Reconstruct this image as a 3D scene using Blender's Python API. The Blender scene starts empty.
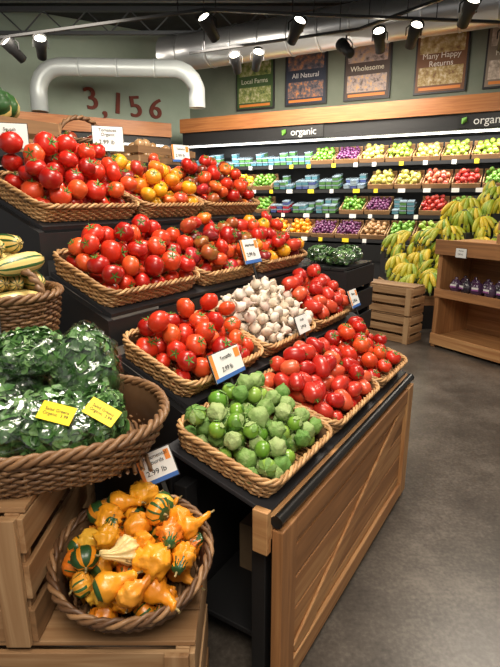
import bpy, math, random
import numpy as np
from mathutils import Matrix, Vector, noise
random.seed(7)
sc = bpy.context.scene
R = math.radians
Tr = lambda x, y, z: Matrix.Translation((x, y, z))
Rx = lambda a: Matrix.Rotation(R(a), 4, 'X')
Ry = lambda a: Matrix.Rotation(R(a), 4, 'Y')
Rz = lambda a: Matrix.Rotation(R(a), 4, 'Z')
def Sc(x, y=None, z=None):
    y = x if y is None else y
    z = x if z is None else z
    return Matrix.Diagonal((x, y, z, 1))
def frame(ox, oy, dx, dy, oz=0):
    l = math.hypot(dx, dy); dx /= l; dy /= l
    return Matrix(((dx, -dy, 0, ox), (dy, dx, 0, oy), (0, 0, 1, oz), (0, 0, 0, 1)))

# ------------------------------------------------------------ materials
def newmat(name):
    m = bpy.data.materials.new(name); m.use_nodes = True
    nt = m.node_tree
    return m, nt, nt.nodes, nt.links, nt.nodes['Principled BSDF']
def ramp(nodes, cols):
    r = nodes.new('ShaderNodeValToRGB')
    el = r.color_ramp.elements
    n = len(cols)
    while len(el) < n: el.new(0.5)
    for i, c in enumerate(cols):
        el[i].position = i / (n - 1) if n > 1 else 0
        el[i].color = (*c, 1)
    return r
def plain(name, col, rough=.5, metal=0, emit=0, coat=0):
    m, nt, N, L, b = newmat(name)
    b.inputs['Base Color'].default_value = (*col, 1)
    b.inputs['Roughness'].default_value = rough
    b.inputs['Metallic'].default_value = metal
    b.inputs['Coat Weight'].default_value = coat
    if emit:
        b.inputs['Emission Color'].default_value = (*col, 1)
        b.inputs['Emission Strength'].default_value = emit
    return m
def island(name, cols, rough=.35, coat=0, nscale=0, namt=.25, bump=0, sss=0, bscale=60, spec=.5):
    m, nt, N, L, b = newmat(name)
    g = N.new('ShaderNodeNewGeometry')
    r = ramp(N, cols)
    tc = N.new('ShaderNodeTexCoord')
    if nscale:
        nz = N.new('ShaderNodeTexNoise'); nz.inputs['Scale'].default_value = nscale; nz.inputs['Detail'].default_value = 3
        L.new(tc.outputs['Object'], nz.inputs['Vector'])
        ma = N.new('ShaderNodeMath'); ma.operation = 'MULTIPLY_ADD'
        L.new(nz.outputs['Fac'], ma.inputs[0]); ma.inputs[1].default_value = namt * 2
        su = N.new('ShaderNodeMath'); su.operation = 'SUBTRACT'
        L.new(g.outputs['Random Per Island'], su.inputs[0]); su.inputs[1].default_value = namt
        L.new(su.outputs[0], ma.inputs[2]); L.new(ma.outputs[0], r.inputs[0])
    else:
        L.new(g.outputs['Random Per Island'], r.inputs[0])
    L.new(r.outputs[0], b.inputs['Base Color'])
    b.inputs['Roughness'].default_value = rough
    b.inputs['Coat Weight'].default_value = coat
    b.inputs['Coat Roughness'].default_value = .16
    b.inputs['Specular IOR Level'].default_value = spec
    if bump:
        nb = N.new('ShaderNodeTexNoise'); nb.inputs['Scale'].default_value = bscale
        L.new(tc.outputs['Object'], nb.inputs['Vector'])
        bp = N.new('ShaderNodeBump'); bp.inputs['Strength'].default_value = bump; bp.inputs['Distance'].default_value = .01
        L.new(nb.outputs['Fac'], bp.inputs['Height']); L.new(bp.outputs[0], b.inputs['Normal'])
    return m
def wood(name, c1, c2, axis, rough=.55):
    m, nt, N, L, b = newmat(name)
    tc = N.new('ShaderNodeTexCoord'); mp = N.new('ShaderNodeMapping'); g = N.new('ShaderNodeNewGeometry')
    s = [28, 28, 28]; s[axis] = 1.6
    mp.inputs['Scale'].default_value = s
    cb = N.new('ShaderNodeCombineXYZ')
    mu = N.new('ShaderNodeMath'); mu.operation = 'MULTIPLY'; mu.inputs[1].default_value = 37
    L.new(g.outputs['Random Per Island'], mu.inputs[0])
    for i in range(3): L.new(mu.outputs[0], cb.inputs[i])
    L.new(tc.outputs['Object'], mp.inputs['Vector']); L.new(cb.outputs[0], mp.inputs['Location'])
    nz = N.new('ShaderNodeTexNoise'); nz.inputs['Scale'].default_value = 1.0; nz.inputs['Detail'].default_value = 5; nz.inputs['Distortion'].default_value = .9
    L.new(mp.outputs[0], nz.inputs['Vector'])
    ma = N.new('ShaderNodeMath'); ma.operation = 'MULTIPLY_ADD'; ma.inputs[1].default_value = 1.2
    m2 = N.new('ShaderNodeMath'); m2.operation = 'MULTIPLY_ADD'; m2.inputs[1].default_value = .5; m2.inputs[2].default_value = -.33
    L.new(g.outputs['Random Per Island'], m2.inputs[0])
    L.new(nz.outputs['Fac'], ma.inputs[0]); L.new(m2.outputs[0], ma.inputs[2])
    r = ramp(N, [tuple(x * .45 for x in c1), c1, c2])
    L.new(ma.outputs[0], r.inputs[0]); L.new(r.outputs[0], b.inputs['Base Color'])
    b.inputs['Roughness'].default_value = rough
    bp = N.new('ShaderNodeBump'); bp.inputs['Strength'].default_value = .3; bp.inputs['Distance'].default_value = .004
    L.new(nz.outputs['Fac'], bp.inputs['Height']); L.new(bp.outputs[0], b.inputs['Normal'])
    return m
def noisemat(name, cols, scale, rough=.6, bump=0, detail=6, rvar=0):
    m, nt, N, L, b = newmat(name)
    tc = N.new('ShaderNodeTexCoord')
    nz = N.new('ShaderNodeTexNoise'); nz.inputs['Scale'].default_value = scale; nz.inputs['Detail'].default_value = detail; nz.inputs['Roughness'].default_value = .65
    L.new(tc.outputs['Object'], nz.inputs['Vector'])
    cl = N.new('ShaderNodeMapRange'); cl.inputs[1].default_value = .3; cl.inputs[2].default_value = .7
    L.new(nz.outputs['Fac'], cl.inputs[0])
    r = ramp(N, cols); L.new(cl.outputs[0], r.inputs[0]); L.new(r.outputs[0], b.inputs['Base Color'])
    b.inputs['Roughness'].default_value = rough
    if bump:
        bp = N.new('ShaderNodeBump'); bp.inputs['Strength'].default_value = bump; bp.inputs['Distance'].default_value = .01
        L.new(nz.outputs['Fac'], bp.inputs['Height']); L.new(bp.outputs[0], b.inputs['Normal'])
    return m

M_RED = island('tomato_red', [(.36, .008, .004), (.56, .018, .008), (.66, .04, .012), (.7, .1, .02)], .34, .22, 22, .16)
M_ROMA = island('roma_red', [(.42, .012, .008), (.56, .035, .018), (.68, .11, .04)], .34, .22, 22, .16)
M_HEIR = island('heirloom', [(.16, .012, .01), (.4, .02, .03), (.62, .03, .02), (.8, .2, .02), (.5, .02, .02), (.25, .12, .02)], .34, .22, 18, .14)
M_YEL = island('tomato_yellow', [(.85, .4, .01), (.82, .2, .01), (.85, .48, .02), (.72, .07, .01)], .34, .22, 12, .1)
M_BRN = island('kumato', [(.12, .02, .01), (.3, .04, .015), (.2, .05, .015)], .3, .3, 6, .1)
M_CAL = island('calyx_green', [(.05, .16, .02), (.1, .25, .04)], .6)
M_TOMA = island('tomatillo_green', [(.1, .25, .02), (.2, .38, .04), (.3, .46, .08), (.12, .3, .03)], .32, .3, 14, .2)
M_HUSK = island('tomatillo_husk', [(.1, .24, .04), (.19, .33, .08), (.36, .45, .18), (.14, .28, .05)], .7, 0, 40, .25, .5, bscale=80)
M_GARL = island('garlic_white', [(.55, .42, .3), (.72, .62, .5), (.78, .7, .6), (.5, .34, .28)], .6, 0, 20, .2, .3)
M_SQY = island('squash_cream', [(.72, .48, .14), (.78, .6, .22)], .4, .2, 8, .2)
M_SQG = island('squash_green', [(.02, .07, .018), (.04, .12, .028)], .4, .2, 8, .2)
M_GY = island('gourd_yellow', [(.76, .25, .01), (.82, .38, .02), (.7, .16, .01), (.83, .48, .05)], .38, .22, 10, .2, .4, bscale=40)
M_GW = island('gourd_cream', [(.75, .52, .2), (.82, .66, .32)], .4, .2, 8, .2, .3)
M_STEM = plain('dry_stem', (.3, .22, .09), .8)
M_BAN = island('banana_yellow', [(.13, .25, .02), (.32, .38, .02), (.6, .42, .02), (.22, .32, .02), (.68, .46, .03), (.4, .4, .02)], .5, .05, 12, .12)
M_BANG = plain('banana_tip', (.07, .08, .02), .6)
M_WIC = island('wicker_tan', [(.26, .13, .045), (.46, .25, .1), (.6, .36, .16)], .55, .1, 30, .3)
M_WICD = island('wicker_brown', [(.1, .045, .018), (.19, .095, .04), (.3, .16, .07)], .55, .1, 30, .3)
M_LIN = plain('basket_liner', (.14, .07, .028), .8)
WL = [wood('pine_' + 'xyz'[i], (.4, .18, .065), (.66, .38, .16), i) for i in range(3)]
WO = [wood('crate_wood_' + 'xyz'[i], (.32, .17, .075), (.56, .36, .19), i) for i in range(3)]
WH = wood('header_wood', (.4, .14, .04), (.58, .25, .08), 0, .4)
M_BLK = plain('black_paint', (.012, .012, .013), .5)
M_BLKG = plain('black_rubber', (.01, .01, .01), .35)
M_DGR = plain('dark_grey_metal', (.04, .04, .045), .45, .3)
M_TRS = plain('truss_grey', (.12, .13, .14), .6)
M_WHT = plain('white_card', (.85, .85, .82), .5)
M_ORG = plain('orange_print', (.85, .28, .05), .5)
M_BLU = plain('blue_print', (.05, .15, .45), .5)
M_PUR = plain('purple_print', (.35, .1, .35), .5)
M_LAB = plain('yellow_label', (.95, .72, .03), .4)
M_INK = plain('black_ink', (.02, .02, .02), .6)
M_STEEL = plain('galvanised_steel', (.62, .63, .64), .32, .85)
M_PIPE = plain('silver_insulation', (.6, .65, .65), .4, .25)
M_BULB = plain('lamp_glow', (1, .9, .72), .5, 0, 14)
M_STRIP = plain('cooler_light_tube', (1, .97, .9), .5, 0, 5)
M_BAG = noisemat('bagged_greens', [(.008, .028, .008), (.03, .08, .02), (.07, .15, .04)], 26, .4, .6)
M_LEAF = island('leaf_green', [(.02, .07, .014), (.045, .14, .026), (.09, .22, .05), (.19, .34, .12)], .5, .12, 40, .25, .3)
# clear crinkled film
m = bpy.data.materials.new('clear_plastic_film'); m.use_nodes = True; N = m.node_tree.nodes; L = m.node_tree.links; N.clear()
out = N.new('ShaderNodeOutputMaterial'); mx = N.new('ShaderNodeMixShader'); tb = N.new('ShaderNodeBsdfTransparent'); gb = N.new('ShaderNodeBsdfGlossy')
gb.inputs['Color'].default_value = (.9, .95, .92, 1); gb.inputs['Roughness'].default_value = .2
tc = N.new('ShaderNodeTexCoord'); nz = N.new('ShaderNodeTexNoise'); nz.inputs['Scale'].default_value = 9; nz.inputs['Detail'].default_value = 1.5; nz.inputs['Distortion'].default_value = 2
L.new(tc.outputs['Object'], nz.inputs['Vector'])
bp = N.new('ShaderNodeBump'); bp.inputs['Strength'].default_value = .6; bp.inputs['Distance'].default_value = .03; L.new(nz.outputs['Fac'], bp.inputs['Height']); L.new(bp.outputs[0], gb.inputs['Normal'])
mx.inputs[0].default_value = .13
L.new(tb.outputs[0], mx.inputs[1]); L.new(gb.outputs[0], mx.inputs[2]); L.new(mx.outputs[0], out.inputs[0])
M_FILM = m

# ------------------------------------------------------------ mesh builder
class MB:
    def __init__(s): s.V = []; s.F = []; s.m = []; s.sm = []; s.mats = []; s.n = 0
    def slot(s, m):
        if m not in s.mats: s.mats.append(m)
        return s.mats.index(m)
    def add(s, V, F, mat, M=None, smooth=True):
        V = np.asarray(V, float)
        if M is not None:
            A = np.array(M); V = V @ A[:3, :3].T + A[:3, 3]
        o = s.n; s.V.append(V); s.n += len(V)
        s.F.extend([tuple(i + o for i in f) for f in F])
        if isinstance(mat, list): s.m.extend([s.slot(x) for x in mat])
        else: s.m.extend([s.slot(mat)] * len(F))
        s.sm.extend([smooth] * len(F))
        return V
    def tpl(s, t, M): return s.add(t[0], t[1], t[2], M)
    def box(s, x0, x1, y0, y1, z0, z1, mat, M=None):
        V = [(x, y, z) for x in (x0, x1) for y in (y0, y1) for z in (z0, z1)]
        F = [(0, 1, 3, 2), (4, 6, 7, 5), (0, 4, 5, 1), (2, 3, 7, 6), (0, 2, 6, 4), (1, 5, 7, 3)]
        s.add(V, F, mat, M, False)
    def obj(s, name, M=None, parent=None, bevel=0):
        me = bpy.data.meshes.new(name)
        me.from_pydata(np.concatenate(s.V).tolist(), [], s.F)
        for m in s.mats: me.materials.append(m)
        me.polygons.foreach_set('material_index', s.m)
        me.polygons.foreach_set('use_smooth', s.sm)
        me.update()
        o = bpy.data.objects.new(name, me); sc.collection.objects.link(o)
        if parent: o.parent = parent
        if M is not None: o.matrix_local = M
        if bevel:
            b = o.modifiers.new('bevel', 'BEVEL'); b.width = bevel; b.segments = 2; b.limit_method = 'ANGLE'
        return o
def empty(name, M=None, parent=None):
    o = bpy.data.objects.new(name, None); sc.collection.objects.link(o)
    o.empty_display_size = .1
    if parent: o.parent = parent
    if M is not None: o.matrix_local = M
    return o
def text(name, body, size, M, mat, parent, ext=.001):
    c = bpy.data.curves.new(name, 'FONT'); c.body = body; c.size = size; c.align_x = 'CENTER'; c.align_y = 'CENTER'; c.extrude = ext
    c.materials.append(mat)
    o = bpy.data.objects.new(name, c); sc.collection.objects.link(o); o.parent = parent; o.matrix_local = M
    return o

def tube(P, r, n=6, closed=False, ref=(0, 0, 1)):
    P = np.array(P, float); N = len(P); r = np.broadcast_to(np.array(r, float), (N,))
    T = (np.roll(P, -1, 0) - np.roll(P, 1, 0)) if closed else np.gradient(P, axis=0)
    T /= np.linalg.norm(T, axis=1)[:, None] + 1e-12
    A = np.cross(T, np.array(ref, float)); A /= np.linalg.norm(A, axis=1)[:, None] + 1e-9
    B = np.cross(A, T)
    a = np.linspace(0, 2 * math.pi, n, endpoint=False)
    V = P[:, None, :] + r[:, None, None] * (np.cos(a)[None, :, None] * A[:, None, :] + np.sin(a)[None, :, None] * B[:, None, :])
    F = []
    for i in range(N if closed else N - 1):
        k = (i + 1) % N
        for j in range(n):
            F.append((i * n + j, i * n + (j + 1) % n, k * n + (j + 1) % n, k * n + j))
    if not closed:
        F.append(tuple(range(n))); F.append(tuple((N - 1) * n + j for j in range(n))[::-1])
    return V.reshape(-1, 3), F
def lathe(prof, n, mat, k=0, amp=0, bend=0, matf=None, noiseamp=0, seed=0, wart=0):
    V = []
    for (r, z) in prof:
        for j in range(n):
            a = 2 * math.pi * j / n
            rr = r * (1 + amp * math.cos(k * a))
            if noiseamp: rr *= 1 + noiseamp * noise.noise(Vector((math.cos(a) * 1.7 + seed, math.sin(a) * 1.7, z * 2.2)))
            if wart: rr *= 1 + wart * max(0, noise.noise(Vector((r * math.cos(a) * 5 + seed, r * math.sin(a) * 5, z * 5))))
            off = bend * max(0, z) ** 2
            V.append((rr * math.cos(a) + off, rr * math.sin(a), z))
    F = []; Ms = []
    for i in range(len(prof) - 1):
        for j in range(n):
            F.append((i * n + j, i * n + (j + 1) % n, (i + 1) * n + (j + 1) % n, (i + 1) * n + j))
            Ms.append(matf(i, j) if matf else mat)
    F.append(tuple(range(n))[::-1]); Ms.append(Ms[0])
    F.append(tuple((len(prof) - 1) * n + j for j in range(n))); Ms.append(Ms[-2])
    return [np.array(V), F, Ms]
def dense(prof, m=3):
    out = []
    for (a, b) in zip(prof[:-1], prof[1:]):
        for q in range(m): out.append((a[0] + (b[0] - a[0]) * q / m, a[1] + (b[1] - a[1]) * q / m))
    return out + [prof[-1]]
def join(*ts):
    V = []; F = []; Ms = []; o = 0
    for t in ts:
        V.append(np.asarray(t[0])); F += [tuple(i + o for i in f) for f in t[1]]
        Ms += t[2] if isinstance(t[2], list) else [t[2]] * len(t[1]); o += len(t[0])
    return [np.concatenate(V), F, Ms]

# templates (unit radius)
def calyx(z, s=1.0):
    V = [(0, 0, z + .05)]; F = []
    for i in range(5):
        a = i * 2 * math.pi / 5; b0 = a - .35; b1 = a + .35
        o = len(V)
        V += [(.25 * s * math.cos(b0), .25 * s * math.sin(b0), z + .08), (.6 * s * math.cos(a), .6 * s * math.sin(a), z + .12 * 1.6),
              (.25 * s * math.cos(b1), .25 * s * math.sin(b1), z + .08)]
        F.append((0, o, o + 1, o + 2))
    st = tube([(0, 0, z), (.02, 0, z + .18), (.08, 0, z + .32)], [.07, .05, .06], 5, ref=(0, 1, 0))
    return join([V, F, M_CAL], [st[0], st[1], M_CAL])
def tomato(mat, sq=.84, k=5, amp=.02, seed=0, nam=.1):
    pr = []
    for i in range(10):
        t = math.pi * i / 9
        r = math.sin(t) ** .92 if 0 < i < 9 else .06
        z = -math.cos(t) * sq
        if i == 9: z = sq * .84; r = .1
        if i == 8: r = .45; z = sq * .93
        pr.append((r, z))
    return join(lathe(pr, 18, mat, k, amp, noiseamp=nam, seed=seed), calyx(sq * .84))
T_TOM = [tomato(M_RED, .84), tomato(M_RED, .9, 4, .03, 2), tomato(M_RED, .78, 6, .045, 4), tomato(M_RED, .82, 5, .01, 7)]
T_YEL = [tomato(M_YEL, .88), tomato(M_YEL, .8, 6, .05, 3)]
T_HEIR = [tomato(M_HEIR, .72, 7, .08, 1, .2), tomato(M_HEIR, .8, 5, .04, 5, .15)]
T_BRN = [tomato(M_BRN, .85)]
def roma(mat, seed):
    pr = [(.05, -1.3), (.42, -1.22), (.72, -.95), (.9, -.5), (.96, 0), (.9, .5), (.75, .85), (.45, 1.1), (.08, 1.1)]
    return join(lathe(pr, 15, mat, 4, .03, noiseamp=.12, seed=seed), calyx(1.08, .8))
T_ROMA = [roma(M_ROMA, 0), roma(M_ROMA, 3)]
def tomatillo(seed):
    pr = [(.08, -.85), (.5, -.8), (.9, -.45), (1.02, 0), (.96, .4), (.72, .75), (.42, 1.0), (.2, 1.2), (.05, 1.4)]
    return lathe(pr, 24, M_HUSK, 6, .08, noiseamp=.14, seed=seed)
def tomatillo2():
    pr = [(.08, -.85), (.55, -.75), (.9, -.4), (1, .05), (.85, .5), (.5, .8), (.1, .86)]
    b = lathe(pr, 14, M_TOMA)
    V = []; F = []
    for i in range(6):
        a = i * math.pi / 3; o = len(V); ww = .42
        V += [(0, 0, .98), (.7 * math.cos(a - ww), .7 * math.sin(a - ww), .8), (1.02 * math.cos(a - ww * .8), 1.02 * math.sin(a - ww * .8), .42),
              (1.22 * math.cos(a), 1.22 * math.sin(a), .15), (1.02 * math.cos(a + ww * .8), 1.02 * math.sin(a + ww * .8), .42), (.7 * math.cos(a + ww), .7 * math.sin(a + ww), .8), (.95 * math.cos(a), .95 * math.sin(a), .58)]
        F += [(o, o + 1, o + 6, o + 5), (o + 1, o + 2, o + 6), (o + 2, o + 3, o + 6), (o + 3, o + 4, o + 6), (o + 4, o + 5, o + 6)]
    st = tube([(0, 0, .9), (0, 0, 1.2), (.1, 0, 1.35)], .07, 5, ref=(0, 1, 0))
    return join(b, [V, F, M_HUSK], [st[0], st[1], M_HUSK])
T_TMO = [tomatillo(0), tomatillo(5), tomatillo2(), tomatillo2(), tomatillo(9)]
T_GARL = [lathe([(.12, -.6), (.6, -.58), (.95, -.25), (1, .05), (.82, .42), (.45, .72), (.2, .95), (.14, 1.35), (.17, 1.7)], 16, M_GARL, 8, .06, noiseamp=.12)]
T_SQ = join(lathe([(.1, -2.0), (.5, -1.9), (.85, -1.4), (1, -.7), (.98, 0), (.9, .8), (.7, 1.5), (.35, 1.85), (.1, 1.85)], 24, M_SQY, 8, .05,
            matf=lambda i, j: M_SQG if j % 3 == 0 else M_SQY), list(tube([(0, 0, 1.8), (0, 0, 2.05), (.1, 0, 2.25)], .13, 6, ref=(0, 1, 0))) + [M_STEM])
def gstem(z, x=0): return list(tube([(x, 0, z - .1), (x, 0, z + .2), (x + .15, 0, z + .4)], [.13, .09, .1], 6, ref=(0, 1, 0))) + [M_STEM]
T_G = [
    join(lathe(dense([(.1, -.9), (.6, -.85), (.95, -.4), (1, .1), (.8, .6), (.5, 1.0), (.38, 1.5), (.36, 2.0), (.1, 2.15)]), 24, M_GY, 10, .03, .16,
         matf=lambda i, j: M_SQG if i < 5 else M_GY, noiseamp=.1, wart=.15), gstem(2.1, .72)),
    join(lathe([(.1, -.8), (.6, -.78), (.95, -.4), (1.05, 0), (.95, .4), (.6, .72), (.1, .7)], 30, M_GY, 10, .06,
         matf=lambda i, j: (M_SQG if j % 3 == 0 else M_GW)), gstem(.75)),
    join(lathe(dense([(.1, -1.1), (.6, -1.0), (.95, -.5), (1, 0), (.9, .4), (.6, .9), (.4, 1.3), (.1, 1.4)]), 32, M_GY, 8, .05, noiseamp=.3, wart=.5), gstem(1.35)),
    join(lathe([(.1, -.9), (.7, -.8), (1.15, -.2), (1.0, .2), (.6, .7), (.38, 1.2), (.34, 1.8), (.1, 1.95)], 40, M_GW, 10, .16, .2), gstem(1.9, .7)),
    join(lathe([(.1, -.8), (.6, -.78), (.95, -.4), (1.05, 0), (.95, .4), (.6, .72), (.1, .7)], 30, M_GY, 10, .08,
         matf=lambda i, j: (M_SQG if (j % 3 == 0 and i > 1) or i > 4 else M_GY), noiseamp=.2), gstem(.75)),
    join(lathe([(.1, -.8), (.6, -.75), (.95, -.4), (1.0, 0), (.9, .4), (.55, .8), (.1, .85)], 30, M_SQG, 10, .05,
         matf=lambda i, j: (M_GY if j % 6 in (0, 1) else M_SQG), noiseamp=.1), gstem(.85)),
    join(lathe(dense([(.1, -1.0), (.6, -.95), (.95, -.4), (1.0, 0), (.8, .5), (.5, 1.0), (.4, 1.5), (.1, 1.6)]), 32, M_GY, 8, .05, .1, noiseamp=.4, seed=3, wart=.5,
         matf=lambda i, j: M_SQG if i > 12 + (j * 7 % 5) else M_GY), gstem(1.55, .25)),
    join(lathe([(.1, -.8), (.6, -.75), (.95, -.4), (1.05, 0), (.95, .4), (.55, .72), (.1, .65)], 30, M_SQG, 10, .07, noiseamp=.1,
         matf=lambda i, j: (M_SQY if j % 15 == 0 else M_SQG)), gstem(.7)),
    join(lathe(dense([(.1, -1.2), (.5, -1.1), (.85, -.6), (1, 0), (.8, .55), (.42, .95), (.3, 1.6), (.27, 2.2), (.1, 2.4)]), 28, M_GW, 8, .03, .2, noiseamp=.25, seed=8, wart=.4,
         matf=lambda i, j: M_GY), gstem(2.35, 1.1)),
]
def ball(mat, n=8, k=6):
    return lathe([(math.sin(max(.12, min(math.pi - .12, math.pi * i / k))), -math.cos(math.pi * i / k)) for i in range(k + 1)], n, mat)

def rot_any(): return Rz(random.uniform(0, 360)) @ Rx(random.uniform(0, 180)) @ Rz(random.uniform(0, 360))
def rot_up(t): return Rz(random.uniform(0, 360)) @ Rx(random.uniform(-t, t)) @ Rz(random.uniform(0, 360))
def rot_side(): return Rz(random.uniform(0, 360)) @ Rx(90 + random.uniform(-25, 25)) @ Rz(random.uniform(0, 360))

def pile(W, L, rad, cap, rnd=False, dome=1.0, vr=.1, tries=40, maxn=220, back=0):
    """drop balls at the lowest free spot until every spot is above the cap (a domed limit)"""
    pts = []; fails = 0
    while fails < 6 and len(pts) < maxn:
        best = None
        for k in range(tries):
            r = rad * random.uniform(1 - vr, 1 + vr)
            x = random.uniform(-1, 1) * (W / 2 - r); y = random.uniform(-1, 1) * (L / 2 - r)
            ex = abs(x) / (W / 2); ey = abs(y) / (L / 2)
            e = math.hypot(ex, ey) if rnd else max(ex, ey)
            if rnd and math.hypot(x / (W / 2 - r), y / (L / 2 - r)) > 1: continue
            z = r
            for (a, b, c, q) in pts:
                d2 = (a - x) ** 2 + (b - y) ** 2; s = (r + q) * .95
                if d2 < s * s: z = max(z, c + math.sqrt(s * s - d2))
            lim = cap + dome * rad * (1 - e ** 3) + back * y
            if z > lim: continue
            if best is None or z < best[0]: best = (z, x, y, z, r)
        if best: pts.append(best[1:])
        else: fails += 1
    return pts

# ------------------------------------------------------------ wicker
def rrpath(a, b, rc, n):
    rc = min(rc, a, b)
    segs = [('l', (a, -(b - rc)), (a, b - rc)), ('a', (a - rc, b - rc), 0), ('l', (a - rc, b), (-(a - rc), b)), ('a', (-(a - rc), b - rc), 90),
            ('l', (-a, b - rc), (-a, -(b - rc))), ('a', (-(a - rc), -(b - rc)), 180), ('l', (-(a - rc), -b), (a - rc, -b)), ('a', (a - rc, -(b - rc)), 270)]
    lens = [math.dist(s[1], s[2]) if s[0] == 'l' else rc * math.pi / 2 for s in segs]
    tot = sum(lens); out = []
    for i in range(n):
        d = tot * i / n
        for s, l in zip(segs, lens):
            if d <= l and l > 1e-9: break
            d -= l
        if s[0] == 'l':
            t = d / l; x = s[1][0] + (s[2][0] - s[1][0]) * t; y = s[1][1] + (s[2][1] - s[1][1]) * t
            dx, dy = s[2][0] - s[1][0], s[2][1] - s[1][1]; q = math.hypot(dx, dy); out.append((x, y, dy / q, -dx / q))
        else:
            an = R(s[2] + 90 * d / l); out.append((s[1][0] + rc * math.cos(an), s[1][1] + rc * math.sin(an), math.cos(an), math.sin(an)))
    return out, tot
def wicker(a, b, rc, h, flare, mat, rs=.0048, stake=.024, handle=False, rim=.009):
    mb = MB()
    _, tot = rrpath(a, b, rc, 8)
    ns = int(tot / stake) // 2 * 2 + 1
    rows = int(h / (rs * 1.85))
    prof = lambda t: flare * math.sin(t * math.pi / 2)
    for k in range(rows):
        t = k / max(1, rows - 1); f = prof(t)
        pts, _ = rrpath(a + f, b + f, rc + f, ns * 2)
        P = []
        for j, (x, y, nx, ny) in enumerate(pts):
            o = rs * .95 * (1 if ((j // 2 + k) % 2 == 0) else -1) if j % 2 == 0 else 0
            P.append((x + nx * o, y + ny * o, rs + t * (h - rs) + random.uniform(-.0006, .0006)))
        V, F = tube(P, rs, 5, True); mb.add(V, F, mat)
    for j, (x, y, nx, ny) in enumerate(rrpath(a, b, rc, ns)[0]):
        P = [(x + nx * prof(t), y + ny * prof(t), t * h) for t in (0, .33, .66, 1)]
        V, F = tube(P, rs * .8, 4, ref=(-ny, nx, 0)); mb.add(V, F, mat)
    f = prof(1) + .002
    for s in range(3):
        n = int(tot / .012); pts, _ = rrpath(a + f, b + f, rc + f, n)
        tw = round(n / 7) * 2 * math.pi / n
        P = [(x + nx * rim * .8 * math.cos(i * tw + s * 2.094), y + ny * rim * .8 * math.cos(i * tw + s * 2.094), h + rim * .8 * math.sin(i * tw + s * 2.094)) for i, (x, y, nx, ny) in enumerate(pts)]
        V, F = tube(P, rim * .62, 6, True); mb.add(V, F, mat)
    n = 48; r0 = rrpath(a - .004, b - .004, rc, n)[0]; r1 = rrpath(a + f - .006, b + f - .006, rc + f, n)[0]
    V = [(p[0], p[1], .002) for p in r0] + [(p[0], p[1], h - .004) for p in r1]
    mb.add(V, [(j, (j + 1) % n, n + (j + 1) % n, n + j) for j in range(n)] + [tuple(range(n))], M_LIN)
    m = int(2 * a / .02)
    for i in range(m):
        x = -a + .02 + i * (2 * a - .04) / max(1, m - 1)
        yy = b - .008
        if rc > a * .8: yy = b * math.sqrt(max(0, 1 - (x / a) ** 2)) * .98
        P = [(x, -yy + 2 * yy * q / 16, .006 + .003 * (1 if (q + i) % 2 else -1)) for q in range(17)]
        V, F = tube(P, .006, 4); mb.add(V, F, mat)
    if handle:
        for s in range(2):
            P = []
            for i in range(41):
                t = math.pi * i / 40
                P.append(((a + f) * math.cos(t), .009 * math.cos(i * .9 + s * math.pi), h + handle * math.sin(t) + .006 * math.sin(i * .9 + s * math.pi)))
            V, F = tube(P, .009, 7, ref=(0, 1, 0)); mb.add(V, F, mat)
    return mb

# ------------------------------------------------------------ camera / world
cam = bpy.data.cameras.new('camera'); co = bpy.data.objects.new('camera', cam); sc.collection.objects.link(co)
cam.sensor_fit = 'VERTICAL'; cam.sensor_height = 36; cam.lens = 27.0; cam.clip_start = .05
co.location = (0, 0, 1.55); co.rotation_euler = (R(75), 0, 0)
sc.camera = co
w = bpy.data.worlds.new('World'); sc.world = w; w.use_nodes = True
w.node_tree.nodes['Background'].inputs[0].default_value = (1, .95, .9, 1); w.node_tree.nodes['Background'].inputs[1].default_value = .35
try:
    sc.view_settings.view_transform = 'Standard'
except Exception: pass

# ------------------------------------------------------------ room
m, nt, N, L, b = newmat('polished_concrete')
tc = N.new('ShaderNodeTexCoord'); n1 = N.new('ShaderNodeTexNoise'); n1.inputs['Scale'].default_value = 1.8; n1.inputs['Detail'].default_value = 9; n1.inputs['Roughness'].default_value = .75
n2 = N.new('ShaderNodeTexNoise'); n2.inputs['Scale'].default_value = 60; n2.inputs['Detail'].default_value = 3
L.new(tc.outputs['Object'], n1.inputs['Vector']); L.new(tc.outputs['Object'], n2.inputs['Vector'])
ad = N.new('ShaderNodeMath'); ad.operation = 'MULTIPLY_ADD'; ad.inputs[1].default_value = .4; L.new(n2.outputs['Fac'], ad.inputs[0]); L.new(n1.outputs['Fac'], ad.inputs[2])
mr = N.new('ShaderNodeMapRange'); mr.inputs[1].default_value = .5; mr.inputs[2].default_value = .88; L.new(ad.outputs[0], mr.inputs[0])
r = ramp(N, [(.034, .028, .024), (.078, .065, .054), (.15, .128, .108)]); L.new(mr.outputs[0], r.inputs[0]); L.new(r.outputs[0], b.inputs['Base Color'])
b.inputs['Roughness'].default_value = .32
M_FLOOR = m
mb = MB(); mb.box(-9, 11, -4, 14, -.1, 0, M_FLOOR); mb.obj('floor')
M_CEIL = noisemat('dark_ceiling', [(.022, .027, .032), (.045, .052, .058)], 3, .9)
mb = MB(); mb.box(-9, 11, -4, 14, 5.0, 5.1, M_CEIL); mb.obj('ceiling')
M_WG = noisemat('sage_wall', [(.4, .5, .4), (.46, .56, .46)], 2, .8)
M_WO = noisemat('olive_wall', [(.2, .24, .185), (.25, .285, .225)], 2, .8)
FR = frame(-1.38, 12.43, .887, -.461)
FL = frame(-1.38 - .856 * 9, 12.43 - .517 * 9, .856, .517)
mb = MB(); mb.box(0, 12, 0, .15, 0, 5, M_WO); mb.obj('wall_back', FR)
mb = MB(); mb.box(0, 9, 0, .15, 0, 5, M_WG); mb.obj('wall_left', FL)

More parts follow.
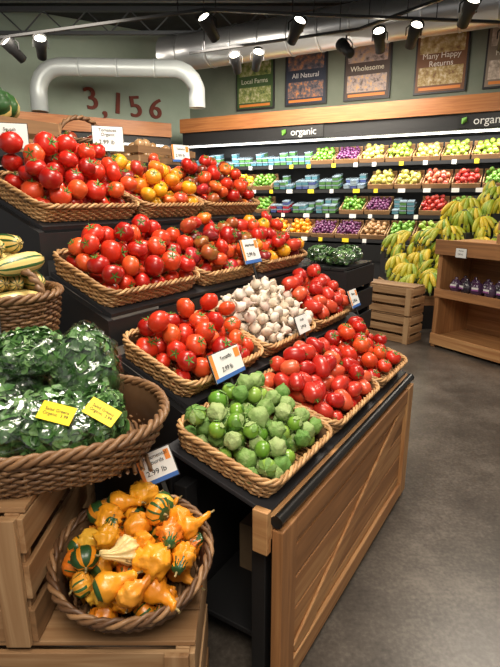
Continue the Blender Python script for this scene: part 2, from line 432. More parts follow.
# ------------------------------------------------------------ ceiling trusses, ducts
for k, yy in enumerate((5.6, 7.2, 8.8, 10.4)):
    mb = MB()
    mb.box(-7, 8, -.04, .04, 4.88, 4.96, M_TRS); mb.box(-7, 8, -.04, .04, 4.5, 4.56, M_TRS)
    P = [(-7 + i * .4, 0, 4.53 if i % 2 else 4.9) for i in range(38)]
    V, F = tube(P, .018, 5, ref=(0, 1, 0)); mb.add(V, F, M_TRS, None, False)
    mb.obj('ceiling_truss', Tr(0, yy - 0, 0))
def ductmesh(P, r, mat, n=24, ref=(0, 0, 1)):
    mb = MB(); V, F = tube(P, r, n, ref=ref); mb.add(V, F, mat)
    P = [Vector(p) for p in P]
    for a, b_ in zip(P[:-1], P[1:]):
        l = (b_ - a).length
        for i in range(int(l / .5)):
            c = a.lerp(b_, (i + .5) / max(1, int(l / .5)))
            dv = (b_ - a).normalized() * .02
            V, F = tube([c - dv, c + dv], r * 1.04, n, ref=ref); mb.add(V, F, mat)
    return mb
ductmesh([(-1.6, 10.4, 4.16), (-.9, 10.1, 4.16), (2.3, 8.35, 4.16), (5.5, 6.7, 4.16)], .3, M_STEEL).obj('air_duct')
pp = [(-.95, 9.75, 3.14), (-.95, 9.75, 3.45)] + [(-1.35 + .4 * math.cos(R(t)), 9.74, 3.38 + .4 * math.sin(R(t))) for t in (15, 35, 55, 75, 90)] + \
     [(-3.3 + .42 * math.cos(R(t)), 9.6, 3.36 + .42 * math.sin(R(t))) for t in (90, 108, 126, 144, 162, 178)] + [(-3.72, 9.58, 3.05)]
ductmesh(pp, .145, M_PIPE, 18, ref=(0, 1, 0)).obj('insulated_pipe')
def rail(P):
    mb = MB()
    for a, b_ in zip(P[:-1], P[1:]):
        a = Vector(a); b_ = Vector(b_); d = (b_ - a); l = d.length
        M = Matrix.Translation(a) @ d.to_track_quat('X', 'Z').to_matrix().to_4x4()
        mb.box(0, l, -.02, .02, -.015, .015, M_BLK, M)
        for t in (.1, .9):
            c = a.lerp(b_, t); V, F = tube([c, (c.x, c.y, 4.99)], .006, 5, ref=(0, 1, 0)); mb.add(V, F, M_DGR)
    mb.obj('track_rail')
rail([(-3.8, 7.6, 3.62), (-.5, 6.4, 3.62), (.6, 6.55, 3.62), (2.0, 6.7, 3.62), (4.2, 6.95, 3.62)])
rail([(-.9, 8.3, 3.66), (1.4, 7.2, 3.66), (2.3, 5.9, 3.66), (3.2, 4.6, 3.66)])
rail([(-4.5, 5.2, 3.72), (-1.0, 6.0, 3.72)])
def spot(x, y, z, az, el=35):
    mb = MB()
    V, F = tube([(0, 0, .0), (0, 0, -.1)], .012, 6, ref=(0, 1, 0)); mb.add(V, F, M_BLK)
    A = Tr(0, 0, -.16) @ Rz(az) @ Rx(-90 + el) @ Sc(1.2)
    t = lathe([(.03, -.13), (.05, -.12), (.055, .0), (.062, .02), (.07, .13), (.066, .135), (.055, .11)], 16, M_BLK)
    mb.add(t[0], t[1], M_BLK, A)
    V, F = tube([(0, 0, .105), (0, 0, .112)], .054, 16, ref=(0, 1, 0)); mb.add(V, F, M_BULB, A)
    V, F = tube([(-.09, 0, 0), (-.09, 0, .08), (-.04, 0, .12), (.04, 0, .12), (.09, 0, .08), (.09, 0, 0)], .008, 5, ref=(0, 1, 0)); mb.add(V, F, M_BLK, Tr(0, 0, -.16) @ Rz(az))
    mb.obj('track_spotlight', Tr(x, y, z))
for (x, y, z, az) in [(-.46, 6.42, 3.6, 150), (.53, 6.53, 3.6, 200), (1.95, 6.69, 3.6, 180), (2.28, 5.93, 3.6, 180), (.1, 7.8, 3.6, 190), (-3.1, 7.33, 3.6, 150),
                      (-2.7, 7.2, 3.6, 200), (1.25, 7.25, 3.6, 20), (1.6, 6.9, 3.6, 160), (3.1, 6.8, 3.6, 170), (2.9, 5.0, 3.6, 170), (-3.2, 5.5, 3.7, 160), (-.2, 7.95, 3.6, 170)]:
    spot(x, y, z, az)

# posters
def poster(q, cols, title, tcol):
    e = empty('hanging_poster', FR @ Tr(q, -.04, 3.97))
    mb = MB(); mb.box(-.45, .45, -.02, .02, -.56, .56, M_DGR)
    base = noisemat('poster_print', cols, 9, .5, 0, 3)
    mb.box(-.42, .42, -.026, -.02, -.53, .53, plain('poster_ground', cols[0], .5))
    mb.box(-.38, .38, -.03, -.026, .1, .5, base)
    mb.box(-.38, .38, -.03, -.026, -.42, -.12, noisemat('poster_print_lower', cols[::-1], 14, .5, 0, 3))
    mb.box(-.36, .36, -.03, -.026, -.5, -.45, M_ORG)
    mb.obj('panel', None, e)
    wm = plain('poster_text', tcol, .5)
    text('title', title, .13, Tr(0, -.036, -.01) @ Rx(90), wm, e)
poster(1.7, [(.06, .12, .04), (.3, .35, .1), (.7, .65, .45)], 'Local Farms', (.85, .85, .7))
poster(2.85, [(.03, .04, .07), (.15, .13, .15), (.75, .3, .1)], 'All Natural', (.9, .9, .9))
poster(4.1, [(.09, .06, .05), (.5, .4, .38), (.8, .5, .2)], 'Wholesome', (.9, .85, .7))
poster(5.43, [(.2, .08, .03), (.5, .35, .12), (.8, .7, .5)], 'Many Happy\nReturns', (.95, .9, .8))
poster(6.6, [(.3, .24, .18), (.6, .5, .4), (.85, .75, .65)], 'Farm Fresh', (.9, .9, .8))
M_RUST = plain('rust_lettering', (.2, .03, .012), .6)
e = empty('wall_number_sign', FL @ Tr(9 - 1.55, -.03, 3.5))
for i, (ch, a, dz) in enumerate([('3', 12, .05), (',', 0, -.05), ('1', -6, .0), ('5', 8, -.03), ('6', -12, -.03)]):
    for k in range(2):
        text('digit_%d_%d' % (i, k), ch, .6, Tr([-.7, -.44, -.15, .24, .7][i] + k * .022, -k * .001, dz) @ Rx(90) @ Rz(a), M_RUST, e, .02)

# ------------------------------------------------------------ coolers
C1 = frame(-1.35, 11.07, .887, -.461)
C2 = frame(-1.35 - .856 * 5, 11.07 - .517 * 5, .856, .517)
rowsdef = [(2.2, .22, .62), (1.74, .08, .72), (1.3, -.05, .8), (.88, -.25, 1.0)]
def cooler(name, M, x0, x1, hz=3.12):
    mb = MB()
    mb.box(x0, x1, .85, .95, 0, 2.85, M_BLK)
    mb.box(x0, x1, -.35, .85, .08, .62, M_BLK); mb.box(x0, x1, -.38, -.35, .5, .78, M_BLKG)
    mb.box(x0, x1, -.25, .85, 0, .08, M_DGR)
    for (z, y0, d) in rowsdef:
        mb.box(x0, x1, y0, .85, z - .05, z - .02, M_DGR); mb.box(x0, x1, y0 - .015, y0, z - .07, z - .01, M_BLK)
        n = int((x1 - x0) / .42)
        for i in range(n):
            xx = x0 + .1 + i * .42 + random.uniform(0, .15)
            mb.box(xx, xx + random.choice((.07, .12)), y0 - .022, y0 - .015, z - .075, z - .005, random.choice((M_WHT, M_WHT, M_LAB)))
        if z > 1: mb.box(x0 + .05, x1 - .05, y0 + .02, y0 + .05, z - .066, z - .052, M_STRIP)
    mb.box(x0, x1, -.08, .95, 2.62, hz - .26, M_BLK)
    mb.box(x0, x1, .05, .12, 2.595, 2.62, M_STRIP)
    mb.box(x0 - .02, x1, -.14, 1.0, hz - .26, hz, WH)
    for x in (x0, x1 - .05): mb.box(x, x + .05, -.3, .86, 0.08, 2.62, M_BLK)
    e = empty(name, M)
    mb.obj('case', None, e)
    return e
ck = cooler('refrigerated_produce_case', C1, 0, 8.5)
ck2 = cooler('refrigerated_produce_case', C2, .0, 4.65, 3.02)
M_OSG = plain('organic_green', (.15, .4, .05), .5)
for x in (2.65, 5.75):
    mb = MB(); mb.box(x - .45, x + .4, -.1, -.085, 2.64, 2.84, M_BLKG); mb.obj('organic_board', None, ck)
    text('organic_lettering', 'organic', .17, Tr(x + .02, -.105, 2.74) @ Rx(90), M_WHT, ck, .004)
    mb = MB(); V, F = tube([(x - .39, -.12, 2.7), (x - .36, -.12, 2.76), (x - .33, -.12, 2.8)], [.01, .05, .005], 8, ref=(0, 1, 0)); mb.add(V, F, M_OSG); mb.obj('leaf_mark', None, ck)
KCOL = {
 'green_apple': ([(.3, .45, .05), (.42, .52, .1)], .045), 'red_apple': ([(.45, .02, .02), (.6, .08, .04)], .045), 'lemon': ([(.8, .52, .03), (.85, .62, .06)], .04),
 'orange': ([(.85, .28, .01), (.9, .4, .02)], .048), 'grape': ([(.1, .02, .08), (.2, .05, .15)], .028), 'lime': ([(.1, .3, .03), (.25, .45, .06)], .038),
 'pear': ([(.5, .46, .1), (.6, .52, .16)], .045), 'pink_apple': ([(.6, .1, .08), (.75, .35, .15)], .045), 'potato': ([(.4, .22, .09), (.5, .3, .14)], .04)}
KM = {k: island(k + '_skin', v[0], .35, .3) for k, v in KCOL.items()}
KT = {k: ball(KM[k]) for k in KM}
M_CLAM = [plain('clamshell_' + n, c, .2, 0, 0, .8) for n, c in (('blue', (.08, .11, .3)), ('clear', (.28, .36, .42)), ('red', (.4, .03, .05)), ('green', (.1, .25, .08)), ('teal', (.1, .26, .32)))]
def farbin(M, kind, W, D, crate=True, parent=None):
    rad = KCOL[kind][1]
    mb = MB()
    wd = WO[0] if crate else M_BLKG
    mb.box(-W / 2, W / 2, 0, .012, 0, .07, wd); mb.box(-W / 2, W / 2, D - .012, D, 0, .16, wd)
    mb.box(-W / 2, -W / 2 + .012, .012, D - .012, 0, .09, wd); mb.box(W / 2 - .012, W / 2, .012, D - .012, 0, .09, wd); mb.box(-W / 2, W / 2, 0, D, -.01, 0, wd)
    e = empty(kind + '_bin', M, parent); mb.obj('bin', None, e)
    mb = MB()
    for (x, y, z, r) in pile(W - .03, D - .03, rad, .12, tries=14, dome=1.6, maxn=130, back=.15):
        mb.tpl(KT[kind], Tr(x, y + D / 2, z) @ rot_any() @ Sc(r))
    mb.obj(kind + 's', None, e)
def clams(M, W, D, cols, parent=None):
    mb = MB()
    nx = int(W / .13)
    for i in range(nx):
        for j in range(2):
            for k in range(random.choice((1, 2, 2, 3))):
                x = -W / 2 + .065 + i * .13; c = random.choice(cols)
                z0 = k * .075
                mb.box(x - .055, x + .055, .02 + j * .17, .16 + j * .17, z0, z0 + .05, c)
                mb.box(x - .058, x + .058, .015 + j * .17, .165 + j * .17, z0 + .05, z0 + .068, M_CLAM[1])
    mb.obj('berry_clamshell_stack', M, parent)
plan = {
 0: [(.1, 2.6, 'C')] + [(2.7 + i * .47, .44, k) for i, k in enumerate(['lime', 'grape', 'pear', 'green_apple', 'pear', 'green_apple', 'green_apple', 'red_apple', 'pink_apple', 'green_apple', 'red_apple', 'lemon'])],
 1: [(.1 + i * .47, .44, k) for i, k in enumerate(['lime', 'lemon', 'lemon', 'lime', 'C', 'C', 'C', 'C', 'pear', 'pear', 'pink_apple', 'red_apple', 'lime', 'orange', 'pear', 'red_apple', 'lime'])],
 2: [(.1 + i * .47, .44, k) for i, k in enumerate(['C', 'grape', 'C', 'lime', 'C', 'C', 'C', 'lime', 'grape', 'C', 'red_apple', 'lime', 'orange', 'lemon', 'lemon', 'lime', 'lime'])],
 3: [(.1 + i * .47, .44, k) for i, k in enumerate(['orange', 'orange', 'lemon', 'lemon', 'orange', 'orange', 'grape', 'grape', 'potato', 'lime', 'green_apple', 'red_apple', 'orange', 'lemon', 'lime', 'lime', 'lime'])]}
for ri, lst in plan.items():
    z, y0, d = rowsdef[ri]
    for (x, Wd, k) in lst:
        if k == 'C': clams(Tr(x + Wd / 2, y0 + .03, z) @ Rx(12), Wd, .36, random.choice(([M_CLAM[0], M_CLAM[4], M_CLAM[1]], [M_CLAM[0], M_CLAM[2]], [M_CLAM[4], M_CLAM[3]])), ck)
        else: farbin(Tr(x + Wd / 2, y0 + .02, z) @ Rx(24), k, Wd, .40, parent=ck)
for i in range(9):
    k = ['lime', 'C', 'orange', 'C', 'red_apple', 'C', 'lemon', 'C', 'C'][i]
    for ri in (0, 1):
        z, y0, d = rowsdef[ri]
        Mx = Tr(.35 + i * .5, y0 + .03, z) @ Rx(14)
        if k == 'C' or ri == 0: clams(Mx, .46, .36, [M_CLAM[0], M_CLAM[1], M_CLAM[4]], ck2)
        else: farbin(Mx, k, .44, .38, parent=ck2)

# ------------------------------------------------------------ wooden crate
def crate(W, D, H, ws=WO, slats=3, t=.014, top=False, vert=False):
    mb = MB(); p = .035
    for sx in (0, W - p):
        for sy in (t, D - p - t):
            mb.box(sx, sx + p, sy, sy + p, 0, H, ws[2])
    sh = H / slats * .78
    for i in range(slats):
        z0 = .004 + i * (H - sh - .008) / max(1, slats - 1)
        mb.box(0, W, 0, t, z0, z0 + sh, ws[0]); mb.box(0, W, D - t, D, z0, z0 + sh, ws[0])
        mb.box(-t, 0, 0, D, z0, z0 + sh, ws[1]); mb.box(W, W + t, 0, D, z0, z0 + sh, ws[1])
    n = max(2, int(D / .1))
    for i in range(n):
        y0 = t + i * (D - 2 * t) / n; mb.box(p, W - p, y0 + .004, y0 + (D - 2 * t) / n - .004, .0, .012, ws[0])
        if top: mb.box(-t, W + t, y0 + .003, y0 + (D - 2 * t) / n - .003, H + .001, H + .015, ws[0])
    if vert:
        for x in (0, W - .06): mb.box(x, x + .06, -t, 0, 0, H, ws[2])
    return mb

# ------------------------------------------------------------ main table
T = frame(.055, 1.268, .53, .848)
e = empty('produce_display_table', T)
mb = MB()
TILT1 = 16
A = Tr(0, -.005, .668) @ Rx(TILT1)
mb.box(-.02, 1.42, 0, .395, 0, .016, M_DGR, A)
mb.box(-.02, 1.42, -.02, .004, .60, .672, WL[0])
mb.box(-.045, -.02, -.02, .03, .56, .70, WL[1])
V, F = tube([(-.02, -.036, .664), (1.40, -.036, .664)], .017, 12); mb.add(V, F, M_BLKG)
for (x, y) in ((0, .01), (1.34, .01), (0, .31), (1.34, .31)): mb.box(x, x + .06, y, y + .05, 0, .65, M_BLK)
mb.box(0.06, 1.34, .0, .36, .12, .14, M_BLK); mb.box(.0, 1.40, .372, .38, 0, .76, M_BLK)
mb.obj('table_frame', None, e, .003)
mb = MB()
y0, y1 = -.045, -.021
mb.box(-.02, .075, y0 - .012, y1, .02, .635, WL[2]); mb.box(1.31, 1.40, y0 - .012, y1, .02, .635, WL[2])
for i in range(5):
    z0 = .02 + i * .123; mb.box(.075, 1.31, y0 + .006, y1, z0 + .002, z0 + .119, WL[0])
mb.box(.075, 1.31, y0 - .010, y0 + .006, .555, .633, WL[0]); mb.box(.075, 1.31, y0 - .010, y0 + .006, .022, .1, WL[0])
a = math.atan2(.45, 1.22)
mb.box(0, 1.27, -.011, 0, -.04, .04, WL[0], Tr(.1, y0 + .006, .1) @ Ry(-math.degrees(a)))
mb.obj('plank_panel', None, e, .004)

TIERS = [(-.005, .692, 1.40, TILT1), (.395, .875, 0, 22), (.74, 1.155, 0, 22), (1.08, 1.455, 0, 22)]
e = empty('tiered_display_stand', T)
mb = MB()
S0, S1 = .1, 1.78
prof = [(.395, 0), (.395, .85), (.725, .985), (.725, 1.13), (1.065, 1.262), (1.065, 1.43), (1.41, 1.565), (1.43, 1.725), (2.0, 1.725), (2.0, 0)]
for s in (S0, S1 - .025):
    n = len(prof); V = [(s, p[0], p[1]) for p in prof] + [(s + .025, p[0], p[1]) for p in prof]
    F = [tuple(range(n)), tuple(range(2 * n - 1, n - 1, -1))] + [(i, (i + 1) % n, n + (i + 1) % n, n + i) for i in range(n)]
    mb.add(V, F, M_BLK, None, False)
for (w0, z0, _, tl) in TIERS[1:]:
    mb.box(S0 + .025, S1 - .025, 0, .345, -.022, -.006, M_DGR, Tr(0, w0 - .01, z0) @ Rx(tl))
    mb.box(S0 + .025, S1 - .025, w0 - .012, w0 - .002, z0 - .13, z0 - .03, M_BLK)
mb.box(S0 + .025, S1 - .025, .397, .409, 0, .72, M_BLK)
mb.box(S0, S1, 1.43, 2.0, 1.725, 1.75, M_BLK)
mb.obj('stand_body', None, e)

def basket(name, ti, s0, s1, kinds, rad, capf=1.5, dome=1.1, seedtilt=60, D=.36, h=.072, vr=.12):
    w0, z0, _, tl = TIERS[ti]
    M = T @ Tr((s0 + s1) / 2, w0, z0) @ Rx(tl) @ Tr(0, D / 2, 0)
    W = s1 - s0
    e = empty(name + '_basket', M)
    wicker(W / 2 - .026, D / 2 - .026, .04, h, .018, M_WIC).obj('wicker_tray', None, e)
    mb = MB()
    for (x, y, z, r) in pile(W - .02, D - .03, rad, h + rad * capf, dome=dome, vr=vr, back=.3):
        g = random.choice(kinds); t = random.choice(g)
        if g is T_ROMA: Rm = rot_side()
        elif g is T_GARL: Rm = rot_up(110)
        elif g is T_TMO: Rm = rot_up(130)
        else: Rm = rot_up(seedtilt)
        u = random.uniform
        mb.tpl(t, Tr(x, y, z + .012) @ Rm @ Sc(r * u(.96, 1.05), r * u(.96, 1.05), r * u(.94, 1.06)))
    mb.obj(name + '_pile', None, e)
    return e
basket('tomatillo', 0, -.02, .44, [T_TMO], .030, .7, 1.2, D=.39)
basket('roma_tomato', 0, .45, .96, [T_ROMA], .035, 1.1, D=.385)
basket('tomato', 0, .97, 1.40, [T_TOM], .039, .8, D=.385)
basket('tomato', 1, .11, .63, [T_TOM], .040, 1.2, seedtilt=80)
basket('garlic', 1, .64, 1.14, [T_GARL], .026, 1.8, 1.6)
basket('roma_tomato', 1, 1.15, 1.68, [T_ROMA], .038, 1.3)
basket('tomato', 2, .11, .66, [T_TOM], .041, 1.4, seedtilt=80)
basket('heirloom_tomato', 2, .67, 1.18, [T_HEIR, T_TOM, T_HEIR], .042, 1.4)
basket('yellow_tomato', 2, 1.19, 1.74, [T_YEL, T_TOM, T_HEIR, T_ROMA], .041, 1.2)
basket('tomato', 3, .11, .66, [T_TOM], .043, 1.7, 1.5, seedtilt=80)
basket('yellow_tomato', 3, .67, 1.15, [T_YEL, T_HEIR, T_YEL], .041, 1.3)
basket('tomato', 3, 1.16, 1.74, [T_TOM, T_TOM, T_HEIR, T_BRN], .042, 1.7, 1.3)

def cratefill(name, M, W, D, H, t, rad, cap, rotf=rot_any):
    e = empty(name, M); crate(W, D, H, slats=2).obj('crate', None, e)
    mb = MB()
    for (x, y, z, r) in pile(W - .07, D - .08, rad, cap): mb.tpl(t, Tr(x + W / 2, y + D / 2, z + .02) @ rotf() @ Sc(r))
    mb.obj('contents', None, e)
cratefill('squash_crate', T @ Tr(.16, 1.53, 1.755), .44, .38, .15, T_G[7], .085, .17)
cratefill('potato_crate', T @ Tr(1.15, 1.53, 1.755), .5, .36, .1, KT['potato'], .035, .08)
e = empty('handled_basket', T @ Tr(.87, 1.68, 1.755))
wicker(.14, .12, .1, .09, .02, M_WICD, handle=.13).obj('wicker_basket', None, e)
mb = MB()
for (x, y, z, r) in pile(.27, .23, .038, .08, True): mb.tpl(T_BRN[0], Tr(x, y, z + .012) @ rot_up(70) @ Sc(r))
mb.obj('dark_tomatoes', None, e)

# price signs
def sign(name, M, w, h, title, stick=.06, stripe=True):
    e = empty(name, M)
    mb = MB(); mb.box(-w / 2 - .003, w / 2 + .003, 0, .004, -.003, h + .003, M_INK)
    mb.box(-w / 2, w / 2, -.002, 0, 0, h, M_WHT)
    if stripe:
        mb.box(-w / 2, w / 2, -.003, -.002, 0, h * .14, M_BLU); mb.box(-w / 2, -w / 2 + w * .1, -.003, -.002, h * .14, h, M_ORG); mb.box(w / 2 - w * .2, w / 2 - .005, -.003, -.002, h * .6, h * .93, M_ORG)
    mb.box(-.006, .006, .004, .008, -stick, h * .6, M_INK)
    mb.obj('card', None, e)
    text('lettering', title, h * .18, Tr(0, -.004, h * .76) @ Rx(90), M_INK, e, .0003)
    text('price', '2.99 lb', h * .24, Tr(-w * .05, -.004, h * .36) @ Rx(90), M_INK, e, .0003)
sign('price_sign', T @ Tr(.3, .33, .935) @ Rx(-22), .18, .10, 'Tomatillo', .06)
sign('price_sign', T @ Tr(.9, .33, .965) @ Rx(-22), .11, .08, 'Garlic', .08, False)
sign('price_sign', T @ Tr(1.56, .33, .965) @ Rx(-22), .12, .10, 'Roma', .08)
sign('price_sign', T @ Tr(1.02, .68, 1.245) @ Rx(-18), .15, .12, 'Heirloom', .08)
sign('price_sign', T @ Tr(.82, 1.43, 1.79) @ Rz(-38) @ Rx(-8), .15, .12, 'Tomatoes\nOrganic', .05, False)
sign('price_sign', T @ Tr(1.4, 1.43, 1.77) @ Rz(-20) @ Rx(-10), .12, .1, 'Tomato', .05)
sign('price_sign', T @ Tr(.30, 1.47, 1.765) @ Rz(-38), .14, .1, 'Squash', .02, False)

# ------------------------------------------------------------ left crates and baskets
crate(.78, .34, .475, slats=3, top=True, vert=True).obj('wooden_crate', Tr(-.93, .985, 0), None, .002)
crate(.42, .42, .355, slats=3, top=True, vert=True).obj('wooden_crate', Tr(-.955, .995, .492), None, .002)
crate(.40, .29, 1.05, slats=6, top=True).obj('wooden_crate', Tr(-1.04, 1.5, 0), None, .002)
G = (-.55, 1.28, .865)
e = empty('salad_greens_basket', Tr(*G) @ Rz(20))
wicker(.255, .215, .2, .115, .05, M_WICD, rs=.0055, rim=.012).obj('wicker_basket', None, e)
def leaf_t():
    V = []; F = []
    for i in range(5):
        t = i / 4; wv = [.06, .42, .5, .34, .02][i]
        for j in (-1, 0, 1): V.append((j * wv * .8, t - .5, .18 * abs(j) * wv * 2 - .35 * (t - .5) ** 2 + .05 * math.sin(i * 2.2)))
    for i in range(4):
        for j in range(2): F.append((i * 3 + j, i * 3 + j + 1, i * 3 + j + 4, i * 3 + j + 3))
    return [np.array(V), F, M_LEAF]
LEAF = leaf_t()
def bag(cx, cy, cz, sx, sy, sz, rz, tilt, lab=0, dvec=(.1, -.62, .78), seed=0, nl=380):
    nU, nV = 72, 50
    def shell(g, crk):
        V = []
        for i in range(nV + 1):
            t = -math.pi / 2 + math.pi * i / nV
            ct = max(0, math.cos(t)) ** .7
            for j in range(nU):
                a = 2 * math.pi * j / nU
                p = Vector((ct * math.cos(a), ct * math.sin(a), math.sin(t))); q = p + Vector((seed * 7.3, 0, seed))
                if crk: d = 1 + .16 * noise.noise(q * 2.2) + .10 * abs(noise.noise(q * 6)) + .2 * (.3 - abs(noise.noise(q * 2.8)))
                else: d = 1 + .16 * noise.noise(q * 2.2) + .10 * abs(noise.noise(q * 6)) + .05 * noise.noise(q * 13)
                V.append((p.x * sx * d * g, p.y * sy * d * g, p.z * sz * d * g))
        return V
    V = shell(.97, False)
    F = [(i * nU + j, i * nU + (j + 1) % nU, (i + 1) * nU + (j + 1) % nU, (i + 1) * nU + j) for i in range(nV) for j in range(nU)]
    M = Tr(cx, cy, cz) @ Rz(rz) @ Rx(tilt)
    e = empty('bag_of_greens', Tr(0, 0, 0))
    mb = MB(); W = mb.add(V, F, M_BAG, M)
    c0 = Vector((cx, cy, cz))
    for i in range(nl):
        p = Vector(W[random.randrange(nU * 6, len(W))])
        if p.z < cz - .03: continue
        nrm = (p - c0); nrm = Vector((nrm.x / sx ** 2, nrm.y / sy ** 2, nrm.z / sz ** 2)).normalized()
        nrm = (nrm + Vector([random.uniform(-.5, .5) for _ in range(3)])).normalized()
        mb.tpl(LEAF, Matrix.Translation(p + nrm * .001) @ nrm.to_track_quat('Z', 'Y').to_matrix().to_4x4() @ Rz(random.uniform(0, 360)) @ Sc(random.uniform(.03, .052)))
    mb.obj('leaves', None, e)
    mb = MB(); W2 = mb.add(shell(1.1, True), F, M_FILM, M); mb.obj('plastic_film', None, e)
    if lab:
        dv = Vector(dvec).normalized(); k = int(np.argmax(W2 @ np.array(dv)))
        c = Vector(W2[k]) + dv * .003
        q = dv.to_track_quat('Z', 'Y').to_matrix().to_4x4()
        Q = Matrix.Translation(c) @ q @ Rz(lab)
        mb = MB(); mb.box(-.042, .042, -.024, .024, 0, .002, M_LAB, Q)
        mb.obj('label', None, e)
        text('label_text', 'Salad Greens\nOrganic  3.99', .0115, Q @ Tr(0, 0, .003), M_INK, e, .0002)
bag(-.67, 1.15, 1.0, .14, .11, .08, 15, 15, 25, seed=1)
bag(-.50, 1.19, .985, .10, .115, .075, 60, 10, -20, seed=2)
bag(-.72, 1.38, 1.04, .12, .10, .10, 0, 20, seed=3)
bag(-.47, 1.37, 1.06, .085, .08, .125, 40, -10, seed=4)
bag(-.395, 1.22, .98, .055, .085, .075, 10, 10, -40, (.2, -.6, .75), seed=5)
bag(-.62, 1.35, 1.13, .10, .075, .055, 20, 10, seed=6)
e = empty('delicata_squash_basket', Tr(-.83, 1.655, 1.07) @ Rz(-25))
wicker(.15, .14, .14, .18, .03, M_WICD, rs=.0055, handle=.10, rim=.012).obj('wicker_basket', None, e)
mb = MB()
for lay in range(6):
    for q in range(4 if lay < 5 else 3):
        off = (q - 1.5) * .07 * (1 if lay < 3 else .85)
        ang = 70 * (lay % 2) + random.uniform(-18, 18)
        mb.tpl(T_SQ, Tr(0, 0, .045 + lay * .058) @ Rz(ang) @ Tr(off, random.uniform(-.015, .015), 0) @ Rx(90 + random.uniform(-8, 8)) @ Rz(random.uniform(0, 360)) @ Sc(.036, .036, .047))
mb.obj('delicata_squashes', None, e)
MG = Tr(-.31, 1.145, .568) @ Rx(14)
e = empty('ornamental_gourd_basket', MG)
wicker(.165, .155, .155, .09, .035, M_WICD, rs=.0055, rim=.010).obj('wicker_basket', None, e)
mb = MB()
for i, (x, y, z, r) in enumerate(pile(.385, .365, .038, .125, True, vr=.28, dome=1.0, back=.1)):
    t = T_G[[2, 0, 4, 6, 8, 0, 3, 2, 8, 6, 5, 2, 6][i % 13]]
    if y > .09 and random.random() < .5: t = T_G[random.choice((5, 4, 7))]
    mb.tpl(t, Tr(x * .96, y * .96, z + .014) @ rot_side() @ Sc(r * 1.0))
mb.obj('ornamental_gourds', None, e)
mb = MB(); mb.box(-.14, .14, 0, .16, 0, .05, WO[0]); mb.obj('basket_riser', Tr(-.31, 1.15, .492))
sign('price_sign', Tr(-.25, 1.27, .775) @ Rz(18) @ Ry(-16) @ Rx(-15), .1, .09, 'Ornamental\nGourds', .1)
sign('price_sign', Tr(-.80, 1.44, 1.14) @ Rz(12) @ Rx(-10), .1, .085, 'Delicata', .08, False)

M_CARD = noisemat('cardboard', [(.2, .13, .07), (.27, .18, .1)], 5, .8)
mb = MB(); mb.box(0, .3, 0, .22, 0, .2, M_CARD); mb.box(0, .3, .105, .115, .2, .202, M_WHT); mb.obj('cardboard_box', T @ Tr(.3, .08, .142))
crate(.5, .5, 1.12, ws=[M_BLK] * 3, slats=7, top=True).obj('display_plinth', T @ Tr(1.83, .5, 0))
for (s_, w_, sd) in ((1.96, .6, 8), (2.14, .62, 9), (2.05, .78, 10)):
    p = T @ Vector((s_, w_, 1.19)); bag(p.x, p.y, p.z, .085, .085, .05, 0, 0, seed=sd, nl=160)

# ------------------------------------------------------------ bananas
e = empty('banana_rack')
mb = MB()
def bz(i, j): return [.45, .50, .66, .92, 1.16][i] + .11 * j
X0 = 1.97
for i in range(5):
    for j in range(5):
        x = X0 + .3 * i; y = 6.0 + .2 * j; z = bz(i, j)
        mb.box(x - .15, x + .15, y, y + .2, 0, z, M_BLK)
mb.box(X0 - .165, X0 - .15, 5.98, 7.0, .3, .5, WO[1]); mb.box(X0 - .15, X0 + 1.35, 5.98, 6.0, .3, .42, WO[0])
mb.obj('rack_steps', None, e)
def bunch(n=5):
    ts = []
    for lay in range(2):
        for i in range(n - lay):
            a = R((i - (n - lay - 1) / 2) * 17 + random.uniform(-5, 5)); Rr = .18 + lay * .015; P = []; rr = []
            tt = random.uniform(1.1, 1.3)
            for k in range(9):
                t = .15 + k / 8 * tt; h = Rr * math.sin(t) - .02; z = Rr * (math.cos(t) - 1) * 1.05 - lay * .05
                P.append((h * math.cos(a), h * math.sin(a) * 1.35, z)); rr.append([.008, .012, .021, .0245, .0255, .0245, .02, .012, .005][k])
            V, F = tube(P, rr, 7, ref=(-math.sin(a), math.cos(a), 0))
            ts.append([V, F, [M_BANG if (q // 7) in (0, 7) else M_BAN for q in range(len(F))]])
    return join(*ts)
T_BUN = [bunch() for _ in range(5)]
mb = MB()
for i in range(5):
    for j in range(5):
        for k in range(2):
            if k and random.random() < .35: continue
            x = X0 + .05 + .3 * i - k * .13; z = bz(i, j) + .21 - k * .03; y = 6.1 + j * .2 + random.uniform(-.04, .04)
            mb.tpl(random.choice(T_BUN), Tr(x, y, z) @ Rz(225 + random.uniform(-55, 55)) @ Ry(random.uniform(-20, 40)) @ Rx(random.uniform(-15, 15)) @ Sc(random.uniform(1.15, 1.35)))
mb.obj('banana_bunches', None, e)

CF = frame(1.3, 5.75, .707, -.707)
crate(.62, .29, .3, slats=3, vert=True, top=True).obj('wooden_crate', CF, None, .002)
crate(.62, .29, .3, slats=3, vert=True, top=True).obj('wooden_crate', CF @ Tr(0, 0, .32), None, .002)

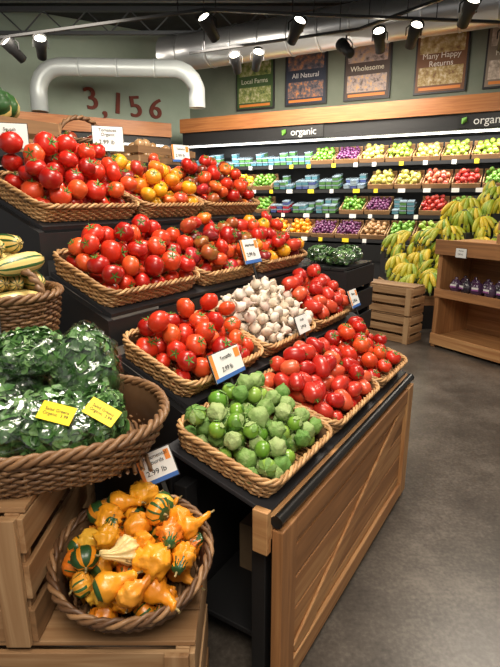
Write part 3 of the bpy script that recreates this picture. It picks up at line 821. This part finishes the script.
# ------------------------------------------------------------ right shelf unit
SF = frame(1.98, 5.28, .52, -.854)
e = empty('wooden_display_shelf', SF)
mb = MB(); Wd = 1.9; D = .55
for x in (0, 0.94, Wd - .05): mb.box(x, x + .05, 0, D, .0, 1.08, WL[2])
mb.box(0, Wd, D - .02, D, .06, 1.08, WL[0])
mb.box(-.02, Wd + .02, -.02, D + .02, 1.08, 1.13, WL[0]); mb.box(-.02, Wd + .02, -.045, -.02, 1.0, 1.15, WL[0])
mb.box(.05, Wd - .05, .0, D - .02, .58, .61, WL[0]); mb.box(.0, Wd, -.02, 0, .55, .64, WL[0])
mb.box(.05, Wd - .05, .0, D - .02, .1, .13, WL[0]); mb.box(0, Wd, -.02, 0, .03, .15, WL[0])
mb.obj('shelf_carcass', None, e, .003)
M_AVO = island('dark_bag', [(.03, .03, .035), (.08, .03, .09), (.12, .1, .13)], .25, .6, 30, .2, .6)
def bagrow(name, M, n, tab=True):
    e = empty(name, M); mb = MB()
    t = lathe([(.1, 0), (.8, .05), (1, .4), (.95, 1.0), (.6, 1.45), (.2, 1.6), (.35, 1.8), (.1, 1.82)], 16, M_AVO, 4, .06, noiseamp=.25)
    for i in range(n):
        for j in range(2):
            Q = Tr(i * .13 + random.uniform(-.01, .01), .09 + j * .16, 0) @ Rz(random.uniform(-20, 20))
            mb.tpl(t, Q @ Sc(.06, .05, .085))
            mb.box(-.032, .032, -.060, -.056, .05, .085, M_WHT, Q); mb.box(-.032, .032, -.062, -.060, .05, .065, M_PUR, Q)
    mb.obj('produce_bags', None, e)
bagrow('bagged_produce_row', SF @ Tr(.15, .03, .612), 6)
bagrow('bagged_produce_row', SF @ Tr(1.08, .03, .612), 6)
crate(.5, .32, .22, slats=2).obj('wooden_crate', SF @ Tr(.55, .14, 1.135), None, .002)
sign('price_sign', SF @ Tr(.3, -.05, .99), .12, .09, 'Bananas', .0, False)

# ------------------------------------------------------------ lights
def area(name, loc, size, power, col=(1, .9, .76), rot=(0, 0, 0), sy=None):
    l = bpy.data.lights.new(name, 'AREA'); l.energy = power; l.color = col; l.size = size
    if sy: l.shape = 'RECTANGLE'; l.size_y = sy
    o = bpy.data.objects.new(name, l); sc.collection.objects.link(o); o.location = loc; o.rotation_euler = rot
area('ceiling_light_display', (.1, 1.9, 3.5), .9, 100)
area('front_fill_light', (.2, -.6, 3.3), 1.3, 95, rot=(R(18), 0, 0))  # unseen fill lamp added behind the camera to brighten the front, no store fixture
area('ceiling_light_aisle', (2.6, 4.3, 3.6), 1.2, 88)
area('ceiling_light_far', (.6, 8.0, 3.7), 3, 250, rot=(R(25), 0, 0), sy=1.2)
area('ceiling_light_left', (-2.8, 6.5, 3.7), 2, 160, rot=(R(20), 0, 0))
o = C1 @ Vector((4, .05, 2.56))
area('case_light', o, 7.5, 120, (1, .98, .93), (R(18), 0, math.atan2(-.461, .887)), .1)
